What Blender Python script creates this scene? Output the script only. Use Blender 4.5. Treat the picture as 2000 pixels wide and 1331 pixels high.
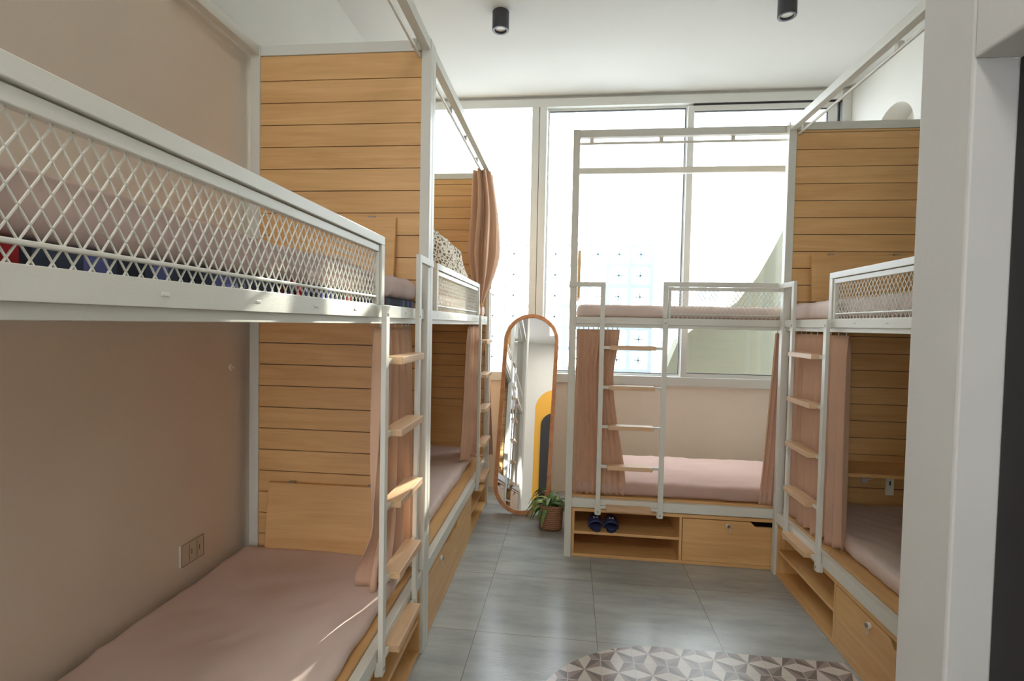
import bpy, bmesh, math, random
from mathutils import Vector, Matrix, noise
from mathutils.geometry import tessellate_polygon
random.seed(7)
sc = bpy.context.scene
C = sc.collection
for o in list(bpy.data.objects):
    bpy.data.objects.remove(o)

# ------------------------------------------------------------------ camera
F, YAW, PITCH, ROLL, H = 1001.5, .1138, -.0318, .0202, 1.545
fw = Vector((-math.sin(YAW)*math.cos(PITCH), math.cos(YAW)*math.cos(PITCH), math.sin(PITCH)))
rt = Vector((math.cos(YAW), math.sin(YAW), 0))
up = rt.cross(fw)
r2 = rt*math.cos(ROLL) + up*math.sin(ROLL)
u2 = up*math.cos(ROLL) - rt*math.sin(ROLL)
cam = bpy.data.cameras.new('camera')
cam.sensor_width = 36; cam.lens = F*36/2000; cam.clip_start = .02; cam.clip_end = 200
co = bpy.data.objects.new('camera', cam); C.objects.link(co)
co.matrix_world = Matrix(((r2.x, u2.x, -fw.x, 0), (r2.y, u2.y, -fw.y, 0), (r2.z, u2.z, -fw.z, H), (0, 0, 0, 1)))
sc.camera = co

# ------------------------------------------------------------------ world, sun, exposure
w = bpy.data.worlds.new('World'); sc.world = w; w.use_nodes = True
bg = w.node_tree.nodes['Background']
bg.inputs[0].default_value = (.90, .97, 1.10, 1); bg.inputs[1].default_value = 6.7
sun = bpy.data.lights.new('sun', 'SUN'); sun.energy = 22; sun.angle = .009; sun.color = (1, .95, .86)
so = bpy.data.objects.new('sun', sun); C.objects.link(so)
SUND = Vector((-.30, -1, -.47)).normalized()
so.rotation_euler = (-SUND).to_track_quat('Z', 'Y').to_euler()
so.location = (3, 12, 8)
sc.view_settings.view_transform = 'Standard'; sc.view_settings.look = 'None'
sc.view_settings.gamma = 1; sc.view_settings.exposure = 0.4
sc.view_settings.use_curve_mapping = False
# fill light added behind the camera (its made-up fixture is built further down)
al = bpy.data.lights.new('fill_light', 'AREA'); al.shape = 'RECTANGLE'; al.size = .5; al.size_y = 1.1; al.energy = 30; al.color = (1, .97, .93)
ao = bpy.data.objects.new('fill_light', al); C.objects.link(ao); ao.location = (0, -1.0, 3.555)
cy = sc.cycles
cy.use_denoising = True; cy.max_bounces = 10; cy.diffuse_bounces = 6; cy.glossy_bounces = 4
cy.transmission_bounces = 4; cy.transparent_max_bounces = 12; cy.sample_clamp_indirect = 8
cy.caustics_reflective = False; cy.caustics_refractive = False

# ------------------------------------------------------------------ materials
def srgb(r, g, b):
    f = lambda c: ((c/255+.055)/1.055)**2.4 if c > 10 else c/255/12.92
    return (f(r), f(g), f(b), 1)
def mat(name, col, rough=.5, metal=0, spec=.5, bump=0, bscale=200, var=0, vscale=8, emis=None):
    m = bpy.data.materials.new(name); m.use_nodes = True
    nt = m.node_tree; N = nt.nodes; L = nt.links; b = N['Principled BSDF']
    b.inputs['Base Color'].default_value = col; b.inputs['Roughness'].default_value = rough
    b.inputs['Metallic'].default_value = metal; b.inputs['Specular IOR Level'].default_value = spec
    tc = N.new('ShaderNodeTexCoord')
    if var:
        n = N.new('ShaderNodeTexNoise'); n.inputs['Scale'].default_value = vscale; n.inputs['Detail'].default_value = 5
        L.new(tc.outputs['Object'], n.inputs['Vector'])
        r = N.new('ShaderNodeValToRGB'); r.color_ramp.elements[0].position = .3; r.color_ramp.elements[1].position = .7
        r.color_ramp.elements[0].color = tuple(c*(1-var) for c in col[:3])+(1,)
        r.color_ramp.elements[1].color = tuple(min(1, c*(1+var)) for c in col[:3])+(1,)
        L.new(n.outputs['Fac'], r.inputs[0]); L.new(r.outputs[0], b.inputs['Base Color'])
    if bump:
        n2 = N.new('ShaderNodeTexNoise'); n2.inputs['Scale'].default_value = bscale; n2.inputs['Detail'].default_value = 3
        L.new(tc.outputs['Object'], n2.inputs['Vector'])
        bp = N.new('ShaderNodeBump'); bp.inputs['Strength'].default_value = bump; bp.inputs['Distance'].default_value = .002
        L.new(n2.outputs['Fac'], bp.inputs['Height']); L.new(bp.outputs[0], b.inputs['Normal'])
    if emis:
        b.inputs['Emission Color'].default_value = emis[0]; b.inputs['Emission Strength'].default_value = emis[1]
    return m
def wood(name, c1, c2, axis, rough=.42):
    m = bpy.data.materials.new(name); m.use_nodes = True
    nt = m.node_tree; N = nt.nodes; L = nt.links; b = N['Principled BSDF']
    b.inputs['Roughness'].default_value = rough
    tc = N.new('ShaderNodeTexCoord'); mp = N.new('ShaderNodeMapping')
    s = [14, 14, 14]; s['xyz'.index(axis)] = 1.1
    mp.inputs['Scale'].default_value = s
    L.new(tc.outputs['Object'], mp.inputs['Vector'])
    n = N.new('ShaderNodeTexNoise'); n.inputs['Scale'].default_value = 1.3; n.inputs['Detail'].default_value = 8; n.inputs['Roughness'].default_value = .62; n.inputs['Distortion'].default_value = .8
    L.new(mp.outputs[0], n.inputs['Vector'])
    mp2 = N.new('ShaderNodeMapping'); s2 = [150, 150, 150]; s2['xyz'.index(axis)] = 5
    mp2.inputs['Scale'].default_value = s2; L.new(tc.outputs['Object'], mp2.inputs['Vector'])
    n2 = N.new('ShaderNodeTexNoise'); n2.inputs['Scale'].default_value = 1; n2.inputs['Detail'].default_value = 3
    L.new(mp2.outputs[0], n2.inputs['Vector'])
    ad = N.new('ShaderNodeMath'); ad.operation = 'MULTIPLY_ADD'; ad.inputs[1].default_value = .35
    L.new(n2.outputs['Fac'], ad.inputs[0]); L.new(n.outputs['Fac'], ad.inputs[2])
    r = N.new('ShaderNodeValToRGB'); e = r.color_ramp.elements
    e[0].position = .45; e[0].color = c2; e[1].position = .88; e[1].color = c1
    L.new(ad.outputs[0], r.inputs[0]); L.new(r.outputs[0], b.inputs['Base Color'])
    bp = N.new('ShaderNodeBump'); bp.inputs['Strength'].default_value = .15; bp.inputs['Distance'].default_value = .001
    L.new(n2.outputs['Fac'], bp.inputs['Height']); L.new(bp.outputs[0], b.inputs['Normal'])
    return m
W1, W2 = srgb(228, 184, 124), srgb(206, 158, 100)
M = {}
M['wood_x'] = wood('oak laminate along', W1, W2, 'x')
M['wood_y'] = wood('oak laminate across', W1, W2, 'y')
M['wood_z'] = wood('oak laminate upright', W1, W2, 'z')
M['tread'] = wood('pale tread wood', srgb(222, 188, 150), srgb(200, 162, 122), 'x')
M['ply'] = wood('plywood base', srgb(222, 180, 122), srgb(196, 150, 96), 'x')
M['groove'] = mat('dark groove', srgb(70, 60, 52), .8)
M['white'] = mat('powder coated cream steel', srgb(216, 215, 204), .32, bump=.15, bscale=350)
M['wall_beige'] = mat('beige wall paint', srgb(232, 221, 206), .85, bump=.25, bscale=60, var=.03, vscale=2)
M['wall_white'] = mat('white wall paint', srgb(204, 202, 194), .85, bump=.3, bscale=50, var=.02, vscale=2)
M['wall_grey'] = mat('pale grey plaster', srgb(198, 197, 191), .8, bump=.5, bscale=45, var=.035, vscale=3)
M['ceiling'] = mat('white ceiling paint', srgb(204, 203, 199), .9, bump=.1, bscale=80)
M['alu'] = mat('white window frame', srgb(214, 216, 212), .35)
M['gasket'] = mat('black gasket', srgb(40, 42, 44), .6)
M['sheet'] = mat('blush cotton sheet', srgb(208, 185, 176), .9, bump=.12, bscale=420, var=.03, vscale=3)
M['sheet2'] = mat('pale blush sheet', srgb(214, 194, 183), .9, bump=.12, bscale=420, var=.03, vscale=3)  # also lifts the shaded lower mattresses, which are the same blush fabric
M['sheet_dim'] = mat('window-dimmed blush sheet', srgb(188, 158, 144), .9, bump=.12, bscale=420, var=.03, vscale=3)  # darkened copy of the blush sheet, offsets strong window light on one mattress
M['curtain'] = mat('dusty rose curtain', srgb(220, 183, 154), .92, bump=.1, bscale=500, var=.04, vscale=5)
def translucent(m, fac, col):
    nt = m.node_tree; N = nt.nodes; L = nt.links; o = N['Material Output']; b = N['Principled BSDF']
    t = N.new('ShaderNodeBsdfTranslucent'); t.inputs[0].default_value = col
    mx = N.new('ShaderNodeMixShader'); mx.inputs[0].default_value = fac
    L.new(b.outputs[0], mx.inputs[1]); L.new(t.outputs[0], mx.inputs[2]); L.new(mx.outputs[0], o.inputs['Surface'])
translucent(M['curtain'], .14, srgb(220, 180, 150))
M['black'] = mat('matte black', srgb(34, 34, 36), .55)
M['housing'] = mat('anthracite metal', srgb(62, 62, 66), .4)
M['lens'] = mat('frosted lamp lens', srgb(235, 232, 224), .3)
M['steel'] = mat('brushed steel', srgb(170, 168, 162), .3, metal=1)
M['mirror'] = mat('mirror glass', (.93, .93, .93, 1), .01, metal=1)
M['mirror_wood'] = wood('mirror frame wood', srgb(222, 160, 104), srgb(190, 122, 72), 'z', .4)
M['slipper'] = mat('navy rubber', srgb(58, 68, 112), .5)
M['slipper_dark'] = mat('dark navy rubber', srgb(40, 46, 78), .6)
M['leaf'] = mat('green leaf', srgb(96, 124, 66), .45, var=.3, vscale=25)
M['leaf2'] = mat('light green leaf', srgb(150, 166, 96), .45, var=.2, vscale=25)
M['soil'] = mat('soil', srgb(52, 40, 30), .9)
M['plate'] = mat('socket plate', srgb(214, 204, 186), .5)
M['socket_line'] = mat('socket seams', srgb(110, 98, 82), .7)
M['yellow'] = mat('mustard wall paint', srgb(214, 160, 60), .8)
M['door_black'] = mat('dark door', srgb(38, 37, 38), .6)
M['facade'] = mat('pale rendered facade', srgb(236, 236, 230), .9)
M['facade_window'] = mat('facade window', srgb(118, 122, 122), .4)
M['block'] = mat('breeze block', srgb(166, 176, 184), .9)
M['ground'] = mat('outdoor concrete', srgb(226, 225, 218), .9, var=.1)
M['garden'] = mat('olive rendered wall', srgb(134, 132, 114), .9, var=.1, vscale=1.5)

def glass():
    m = bpy.data.materials.new('window glass'); m.use_nodes = True
    nt = m.node_tree; N = nt.nodes; L = nt.links; N.remove(N['Principled BSDF'])
    o = N['Material Output']; t = N.new('ShaderNodeBsdfTransparent'); t.inputs[0].default_value = (.95, .97, .96, 1)
    g = N.new('ShaderNodeBsdfGlossy'); g.inputs['Roughness'].default_value = .02
    mx = N.new('ShaderNodeMixShader'); mx.inputs[0].default_value = .05
    L.new(t.outputs[0], mx.inputs[1]); L.new(g.outputs[0], mx.inputs[2]); L.new(mx.outputs[0], o.inputs[0])
    return m
M['glass'] = glass()

def floor_mat():
    m = bpy.data.materials.new('grey floor tiles'); m.use_nodes = True
    nt = m.node_tree; N = nt.nodes; L = nt.links; b = N['Principled BSDF']
    tc = N.new('ShaderNodeTexCoord'); sp = N.new('ShaderNodeSeparateXYZ'); L.new(tc.outputs['Object'], sp.inputs[0])
    def math_(op, a, bb=None, c=None):
        n = N.new('ShaderNodeMath'); n.operation = op
        for i, v in enumerate((a, bb, c)):
            if v is None: continue
            if isinstance(v, (int, float)): n.inputs[i].default_value = v
            else: L.new(v, n.inputs[i])
        return n.outputs[0]
    def line(coord, off):
        a = math_('DIVIDE', math_('SUBTRACT', coord, off), .6)
        fr = math_('FRACT', a)
        d = math_('MINIMUM', fr, math_('SUBTRACT', 1, fr))
        return math_('LESS_THAN', d, .0026), math_('FLOOR', a)
    lx, ix = line(sp.outputs[0], .163); ly, iy = line(sp.outputs[1], 2.4945)
    ln = math_('MAXIMUM', lx, ly)
    cid = N.new('ShaderNodeCombineXYZ'); L.new(ix, cid.inputs[0]); L.new(iy, cid.inputs[1])
    wn = N.new('ShaderNodeTexWhiteNoise'); wn.noise_dimensions = '2D'; L.new(cid.outputs[0], wn.inputs['Vector'])
    mp = N.new('ShaderNodeMapping'); mp.inputs['Scale'].default_value = (1.1, 5, 1); L.new(tc.outputs['Object'], mp.inputs['Vector'])
    va = N.new('ShaderNodeVectorMath'); va.operation = 'ADD'; L.new(mp.outputs[0], va.inputs[0]); L.new(wn.outputs['Color'], va.inputs[1])
    n = N.new('ShaderNodeTexNoise'); n.inputs['Scale'].default_value = 2.2; n.inputs['Detail'].default_value = 9; n.inputs['Roughness'].default_value = .65
    L.new(va.outputs[0], n.inputs['Vector'])
    r = N.new('ShaderNodeValToRGB'); e = r.color_ramp.elements
    e[0].position = .25; e[0].color = srgb(148, 153, 150); e[1].position = .75; e[1].color = srgb(186, 190, 185)
    L.new(n.outputs['Fac'], r.inputs[0])
    mx = N.new('ShaderNodeMix'); mx.data_type = 'RGBA'; L.new(ln, mx.inputs['Factor'])
    L.new(r.outputs[0], mx.inputs['A']); mx.inputs['B'].default_value = srgb(128, 122, 112)
    L.new(mx.outputs['Result'], b.inputs['Base Color'])
    mr = N.new('ShaderNodeMapRange'); mr.inputs['To Min'].default_value = .14; mr.inputs['To Max'].default_value = .28
    L.new(n.outputs['Fac'], mr.inputs[0]); L.new(mr.outputs[0], b.inputs['Roughness'])
    mp2 = N.new('ShaderNodeMapping'); mp2.inputs['Scale'].default_value = (30, 110, 1); L.new(tc.outputs['Object'], mp2.inputs['Vector'])
    n3 = N.new('ShaderNodeTexNoise'); n3.inputs['Scale'].default_value = 1; n3.inputs['Detail'].default_value = 2; L.new(mp2.outputs[0], n3.inputs['Vector'])
    bp = N.new('ShaderNodeBump'); bp.inputs['Strength'].default_value = .35; bp.inputs['Distance'].default_value = .0012
    L.new(n3.outputs['Fac'], bp.inputs['Height']); L.new(bp.outputs[0], b.inputs['Normal'])
    return m
M['floor'] = floor_mat()

def deco_mat():
    m = bpy.data.materials.new('patterned star tiles'); m.use_nodes = True
    nt = m.node_tree; N = nt.nodes; L = nt.links; b = N['Principled BSDF']; b.inputs['Roughness'].default_value = .22
    tc = N.new('ShaderNodeTexCoord'); sp = N.new('ShaderNodeSeparateXYZ'); L.new(tc.outputs['Object'], sp.inputs[0])
    def mt(op, a, bb=None, c=None):
        n = N.new('ShaderNodeMath'); n.operation = op
        for i, v in enumerate((a, bb, c)):
            if v is None: continue
            if isinstance(v, (int, float)): n.inputs[i].default_value = v
            else: L.new(v, n.inputs[i])
        return n.outputs[0]
    def uv(coord, c0):
        return mt('SUBTRACT', mt('FRACT', mt('ADD', mt('DIVIDE', mt('SUBTRACT', coord, c0), .15), .5)), .5)
    u = uv(sp.outputs[0], .397); v = uv(sp.outputs[1], 2.43)
    a = mt('ABSOLUTE', u); c = mt('ABSOLUTE', v)
    wh = mt('MAXIMUM', mt('LESS_THAN', c, mt('MULTIPLY', a, .42)), mt('LESS_THAN', a, mt('MULTIPLY', c, .42)))
    sg = mt('MULTIPLY', mt('SIGN', mt('MULTIPLY', u, v)), mt('SIGN', mt('SUBTRACT', a, c)))
    dk = mt('GREATER_THAN', sg, 0)
    m1 = N.new('ShaderNodeMix'); m1.data_type = 'RGBA'; L.new(dk, m1.inputs['Factor'])
    m1.inputs['A'].default_value = srgb(122, 112, 106); m1.inputs['B'].default_value = srgb(152, 138, 130)
    m2 = N.new('ShaderNodeMix'); m2.data_type = 'RGBA'; L.new(wh, m2.inputs['Factor'])
    L.new(m1.outputs['Result'], m2.inputs['A']); m2.inputs['B'].default_value = srgb(204, 196, 186)
    g = mt('GREATER_THAN', mt('MAXIMUM', a, c), .487)
    m3 = N.new('ShaderNodeMix'); m3.data_type = 'RGBA'; L.new(g, m3.inputs['Factor'])
    L.new(m2.outputs['Result'], m3.inputs['A']); m3.inputs['B'].default_value = srgb(188, 182, 174)
    L.new(m3.outputs['Result'], b.inputs['Base Color'])
    return m
M['deco'] = deco_mat()

def pillow_mat():
    m = bpy.data.materials.new('leopard print cotton'); m.use_nodes = True
    nt = m.node_tree; N = nt.nodes; L = nt.links; b = N['Principled BSDF']; b.inputs['Roughness'].default_value = .9
    tc = N.new('ShaderNodeTexCoord'); v = N.new('ShaderNodeTexVoronoi'); v.feature = 'DISTANCE_TO_EDGE'; v.inputs['Scale'].default_value = 36
    L.new(tc.outputs['Object'], v.inputs['Vector'])
    r = N.new('ShaderNodeValToRGB'); e = r.color_ramp.elements
    e[0].position = .14; e[0].color = srgb(232, 224, 206); e[1].position = .2; e[1].color = srgb(124, 98, 66)
    L.new(v.outputs['Distance'], r.inputs[0]); L.new(r.outputs[0], b.inputs['Base Color'])
    return m
M['pillow'] = pillow_mat()
def underlay_mat():
    m = bpy.data.materials.new('printed mattress border'); m.use_nodes = True
    nt = m.node_tree; N = nt.nodes; L = nt.links; b = N['Principled BSDF']; b.inputs['Roughness'].default_value = .9
    tc = N.new('ShaderNodeTexCoord'); sp = N.new('ShaderNodeSeparateXYZ'); L.new(tc.outputs['Object'], sp.inputs[0])
    n = N.new('ShaderNodeTexNoise'); n.noise_dimensions = '1D'; n.inputs['Scale'].default_value = 7; n.inputs['Detail'].default_value = 1
    L.new(sp.outputs[0], n.inputs['W'])
    r = N.new('ShaderNodeValToRGB'); r.color_ramp.interpolation = 'CONSTANT'; e = r.color_ramp.elements
    e[0].position = 0; e[0].color = srgb(170, 40, 44); e[1].position = .36; e[1].color = srgb(38, 44, 58)
    for p, c in ((.47, srgb(60, 70, 88)), (.55, srgb(96, 104, 160)), (.62, srgb(44, 50, 60)), (.7, srgb(176, 46, 60))):
        q = e.new(p); q.color = c
    L.new(n.outputs['Fac'], r.inputs[0]); L.new(r.outputs[0], b.inputs['Base Color'])
    return m
M['underlay'] = underlay_mat()
def basket_mat():
    m = bpy.data.materials.new('woven basket'); m.use_nodes = True
    nt = m.node_tree; N = nt.nodes; L = nt.links; b = N['Principled BSDF']; b.inputs['Roughness'].default_value = .8
    tc = N.new('ShaderNodeTexCoord'); wv = N.new('ShaderNodeTexWave'); wv.bands_direction = 'Z'; wv.inputs['Scale'].default_value = 22; wv.inputs['Distortion'].default_value = 3; wv.inputs['Detail Scale'].default_value = 4
    L.new(tc.outputs['Object'], wv.inputs['Vector'])
    r = N.new('ShaderNodeValToRGB'); e = r.color_ramp.elements; e[0].color = srgb(120, 84, 62); e[1].color = srgb(182, 136, 104)
    L.new(wv.outputs['Fac'], r.inputs[0]); L.new(r.outputs[0], b.inputs['Base Color'])
    bp = N.new('ShaderNodeBump'); bp.inputs['Strength'].default_value = .6; bp.inputs['Distance'].default_value = .003
    L.new(wv.outputs['Fac'], bp.inputs['Height']); L.new(bp.outputs[0], b.inputs['Normal'])
    return m
M['basket'] = basket_mat()

# ------------------------------------------------------------------ mesh helpers
class MB:
    def __init__(s, m=1): s.v = []; s.f = []; s.mi = []; s.m = m; s.mats = []
    def _mi(s, mt):
        if mt not in s.mats: s.mats.append(mt)
        return s.mats.index(mt)
    def add(s, vs, fs, mt='white'):
        k = len(s.v); i = s._mi(mt)
        s.v += [(a, b*s.m, c) for a, b, c in vs]
        for f in fs:
            f = [q+k for q in f]
            if s.m < 0: f.reverse()
            s.f.append(f); s.mi.append(i)
        return s
    def box(s, x0, x1, y0, y1, z0, z1, mt='white'):
        x0, x1 = sorted((x0, x1)); y0, y1 = sorted((y0, y1)); z0, z1 = sorted((z0, z1))
        return s.add([(x0,y0,z0),(x1,y0,z0),(x1,y1,z0),(x0,y1,z0),(x0,y0,z1),(x1,y0,z1),(x1,y1,z1),(x0,y1,z1)],
              [(0,3,2,1),(4,5,6,7),(0,1,5,4),(1,2,6,5),(2,3,7,6),(3,0,4,7)], mt)
    def bar(s, p, q, a, b, up=(0,0,1), mt='white'):
        p = Vector(p); q = Vector(q); d = (q-p).normalized(); u = Vector(up)
        r = d.cross(u)
        if r.length < 1e-4: r = d.cross(Vector((0,1,0)))
        r.normalize(); u = r.cross(d)
        vs = [tuple(c + r*sx*a/2 + u*sy*b/2) for c in (p, q) for sx, sy in ((-1,-1),(1,-1),(1,1),(-1,1))]
        return s.add(vs, [(0,3,2,1),(4,5,6,7),(0,1,5,4),(1,2,6,5),(2,3,7,6),(3,0,4,7)], mt)
    def cyl(s, p, q, r, n=12, mt='white', r1=None):
        p = Vector(p); q = Vector(q); d = (q-p).normalized(); a = d.orthogonal().normalized(); b = d.cross(a)
        r1 = r if r1 is None else r1
        vs = []
        for c, rr in ((p, r), (q, r1)):
            vs += [tuple(c + (a*math.cos(t*2*math.pi/n) + b*math.sin(t*2*math.pi/n))*rr) for t in range(n)]
        fs = [(t, (t+1) % n, n+(t+1) % n, n+t) for t in range(n)] + [tuple(range(n-1, -1, -1)), tuple(range(n, 2*n))]
        return s.add(vs, fs, mt)
    def prism(s, outer, z0, z1, holes=(), mt='white', xf=None):
        """2-D polygon (with holes) extruded; xf maps (a,b,h) to xyz"""
        xf = xf or (lambda a, b, h: (a, b, h))
        loops = [list(outer)] + [list(h) for h in holes]
        tris = tessellate_polygon([[Vector((a, b, 0)) for a, b in l] for l in loops])
        flat = [p for l in loops for p in l]; n = len(flat)
        vs = [xf(a, b, z0) for a, b in flat] + [xf(a, b, z1) for a, b in flat]
        fs = [tuple(t) for t in tris] + [tuple(i+n for i in reversed(t)) for t in tris]
        k = 0
        for l in loops:
            m_ = len(l)
            for i in range(m_):
                j = (i+1) % m_; fs.append((k+i, k+j, k+j+n, k+i+n))
            k += m_
        return s.add(vs, fs, mt)
    def build(s, name, parent=None, bevel=0, smooth=False, xf=None, recalc=False):
        me = bpy.data.meshes.new(name); me.from_pydata(s.v, [], s.f)
        for k in s.mats: me.materials.append(M[k])
        for p, i in zip(me.polygons, s.mi): p.material_index = i; p.use_smooth = smooth
        if recalc:
            bm = bmesh.new(); bm.from_mesh(me); bmesh.ops.recalc_face_normals(bm, faces=bm.faces); bm.to_mesh(me); bm.free()
        me.update()
        o = bpy.data.objects.new(name, me); C.objects.link(o)
        if parent is not None: o.parent = parent
        elif xf is not None: o.matrix_world = xf
        if bevel:
            b = o.modifiers.new('bevel', 'BEVEL'); b.width = bevel; b.segments = 2; b.limit_method = 'ANGLE'
        return o
def empty(name, mw): 
    o = bpy.data.objects.new(name, None); C.objects.link(o); o.matrix_world = mw; o.empty_display_size = .1
    return o
def tag(o, label, cat, group=None, kind=None):
    o['label'] = label; o['category'] = cat
    if group: o['group'] = group
    if kind: o['kind'] = kind
    return o
def struct(o, label=None):
    o['kind'] = 'structure'
    if label: o['label'] = label
    return o
def T(x, y, z=0, rz=0): return Matrix.Translation((x, y, z)) @ Matrix.Rotation(rz, 4, 'Z')
I4 = Matrix.Identity(4)
# left frame (the left row of bunks stands very slightly off square)
PHI = -.0141
XL, YA = -.6513, 2.2826
LM = Matrix.Translation((XL, YA, 0)) @ Matrix.Rotation(-PHI, 4, 'Z')

# ------------------------------------------------------------------ room shell
ZC = 3.63; YW = 4.752; XR = 2.33; YB = -2.3
fl = MB(); fl.box(-1.75, 2.5, YB-.1, YW+.15, -.1, 0, 'floor'); struct(fl.build('floor'))
ce = MB(); ce.box(-1.75, 2.5, YB-.1, YW+.15, ZC, ZC+.12, 'ceiling'); struct(ce.build('ceiling'))
# inlay of patterned tiles with rounded corner
pts = []
R = .633; cx, cyy = .477, 2.4945-.633
for i in range(25):
    a = math.pi/2 + i/24*math.pi/2
    pts.append((cx+R*math.cos(a), cyy+R*math.sin(a)))
pts = [(1.295, 2.4945)] + pts + [(cx-R, -2.2), (.82, -2.2), (.82, 1.36), (1.295, 1.38)]
fi = MB(); fi.prism(pts, .0004, .003, mt='deco'); struct(fi.build('floor_inlay', recalc=True))
# left wall: beige to 2.84, white above (in left frame coordinates)
lw = MB(); lw.box(-1.1, -.90, -4.7, 2.62, 0, 2.84, 'wall_beige'); lw.box(-1.1, -.90, -4.7, 2.62, 2.84, ZC, 'wall_white')
struct(lw.build('wall_left', xf=LM))
# pier behind the near end of the first bunk on the left
lp = MB(); lp.box(-.78, -.62, -.35, .20, 0, ZC, 'wall_white'); struct(lp.build('wall_left_pier'))
# back wall under / around window
bw = MB(); bw.box(-1.75, XR+.15, YW, YW+.14, 0, 1.02, 'wall_beige'); bw.box(-1.75, XR+.15, YW, YW+.14, 3.6, ZC, 'wall_white')
bw.box(-1.75, -1.60, YW, YW+.14, 1.02, 3.6, 'wall_white')
struct(bw.build('wall_back'))
# right wall with arched niche
arch = [(3.90, 2.2)] + [(4.13+.235*math.cos(math.pi-t*math.pi/20)*1, 3.0+.225*math.sin(t*math.pi/20)) for t in range(21)] + [(4.365, 2.2)]
arch[0] = (4.13-.235, 2.2)
rw = MB(); rw.prism([(1.2, 0), (YW, 0), (YW, ZC), (1.2, ZC)], XR, XR+.18, [arch], 'wall_white', xf=lambda a, b, h: (h, a, b))
rw.box(XR+.18, XR+.3, 1.2, YW+.14, 0, ZC, 'wall_white')
struct(rw.build('wall_right', recalc=True))
# partition pier at right with doorway towards the entrance
XP = .822
pw = MB(); pw.box(XP, XP+.2, 1.19, 1.355, 0, ZC, 'wall_grey'); pw.box(XP+.2, XR+.1, 1.2, 1.355, 0, ZC, 'wall_white')
pw.box(XP, XP+.2, .2, 1.19, 2.118, ZC, 'wall_grey'); pw.box(XP, XP+.2, YB, .2, 0, ZC, 'wall_grey')
struct(pw.build('wall_partition', bevel=.006))
dr = MB(); dr.box(XP+.085, XP+.13, .205, 1.185, 0, 2.115, 'door_black'); d1 = struct(dr.build('door_1'))
dh = MB(); dh.cyl((XP+.085, .29, 1.0), (XP+.04, .29, 1.0), .01, mt='steel'); dh.box(XP+.03, XP+.045, .28, .4, .99, 1.01, 'steel'); dh.build('handle', d1)
# wall behind the camera with mustard arch and dark doorway
ew = MB(); ew.prism([(-1.75, 0), (XP+.2, 0), (XP+.2, ZC), (-1.75, ZC)], YB-.12, YB, [[(-1.44, .12), (-.86, .12), (-.86, 3.1), (-1.44, 3.1)], [(.42, .12), (.66, .12), (.66, 2.9), (.42, 2.9)]], 'wall_white', xf=lambda a, b, h: (a, h, b))
struct(ew.build('wall_front', recalc=True))
wf = MB()  # frames for the two openings added to bring in fill light
for xa, xb, za, zb in ((-1.44, -.86, .12, 3.1), (.42, .66, .12, 2.9)):
    wf.box(xa, xb, YB-.09, YB-.03, za, za+.04, 'alu'); wf.box(xa, xb, YB-.09, YB-.03, zb-.04, zb, 'alu'); wf.box(xa, xa+.04, YB-.09, YB-.03, za+.04, zb-.04, 'alu'); wf.box(xb-.04, xb, YB-.09, YB-.03, za+.04, zb-.04, 'alu')
struct(wf.build('fill_opening_frames'))
ar = [(-.53, .0)] + [(-.09-.44*math.cos(t*math.pi/20), 2.15+.44*math.sin(t*math.pi/20)) for t in range(21)] + [(.35, 0)]
ya = MB(); ya.prism(ar, 0, .004, mt='yellow', xf=lambda a, b, h: (a, YB+h, b)); struct(ya.build('wall_front_arch', recalc=True))
ar2 = [(-.40, .0)] + [(-.12-.28*math.cos(t*math.pi/20), 1.80+.28*math.sin(t*math.pi/20)) for t in range(21)] + [(.16, 0)]
yd = MB(); yd.prism(ar2, .004, .03, mt='door_black', xf=lambda a, b, h: (a, YB+h, b)); struct(yd.build('door_2', recalc=True))

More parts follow.
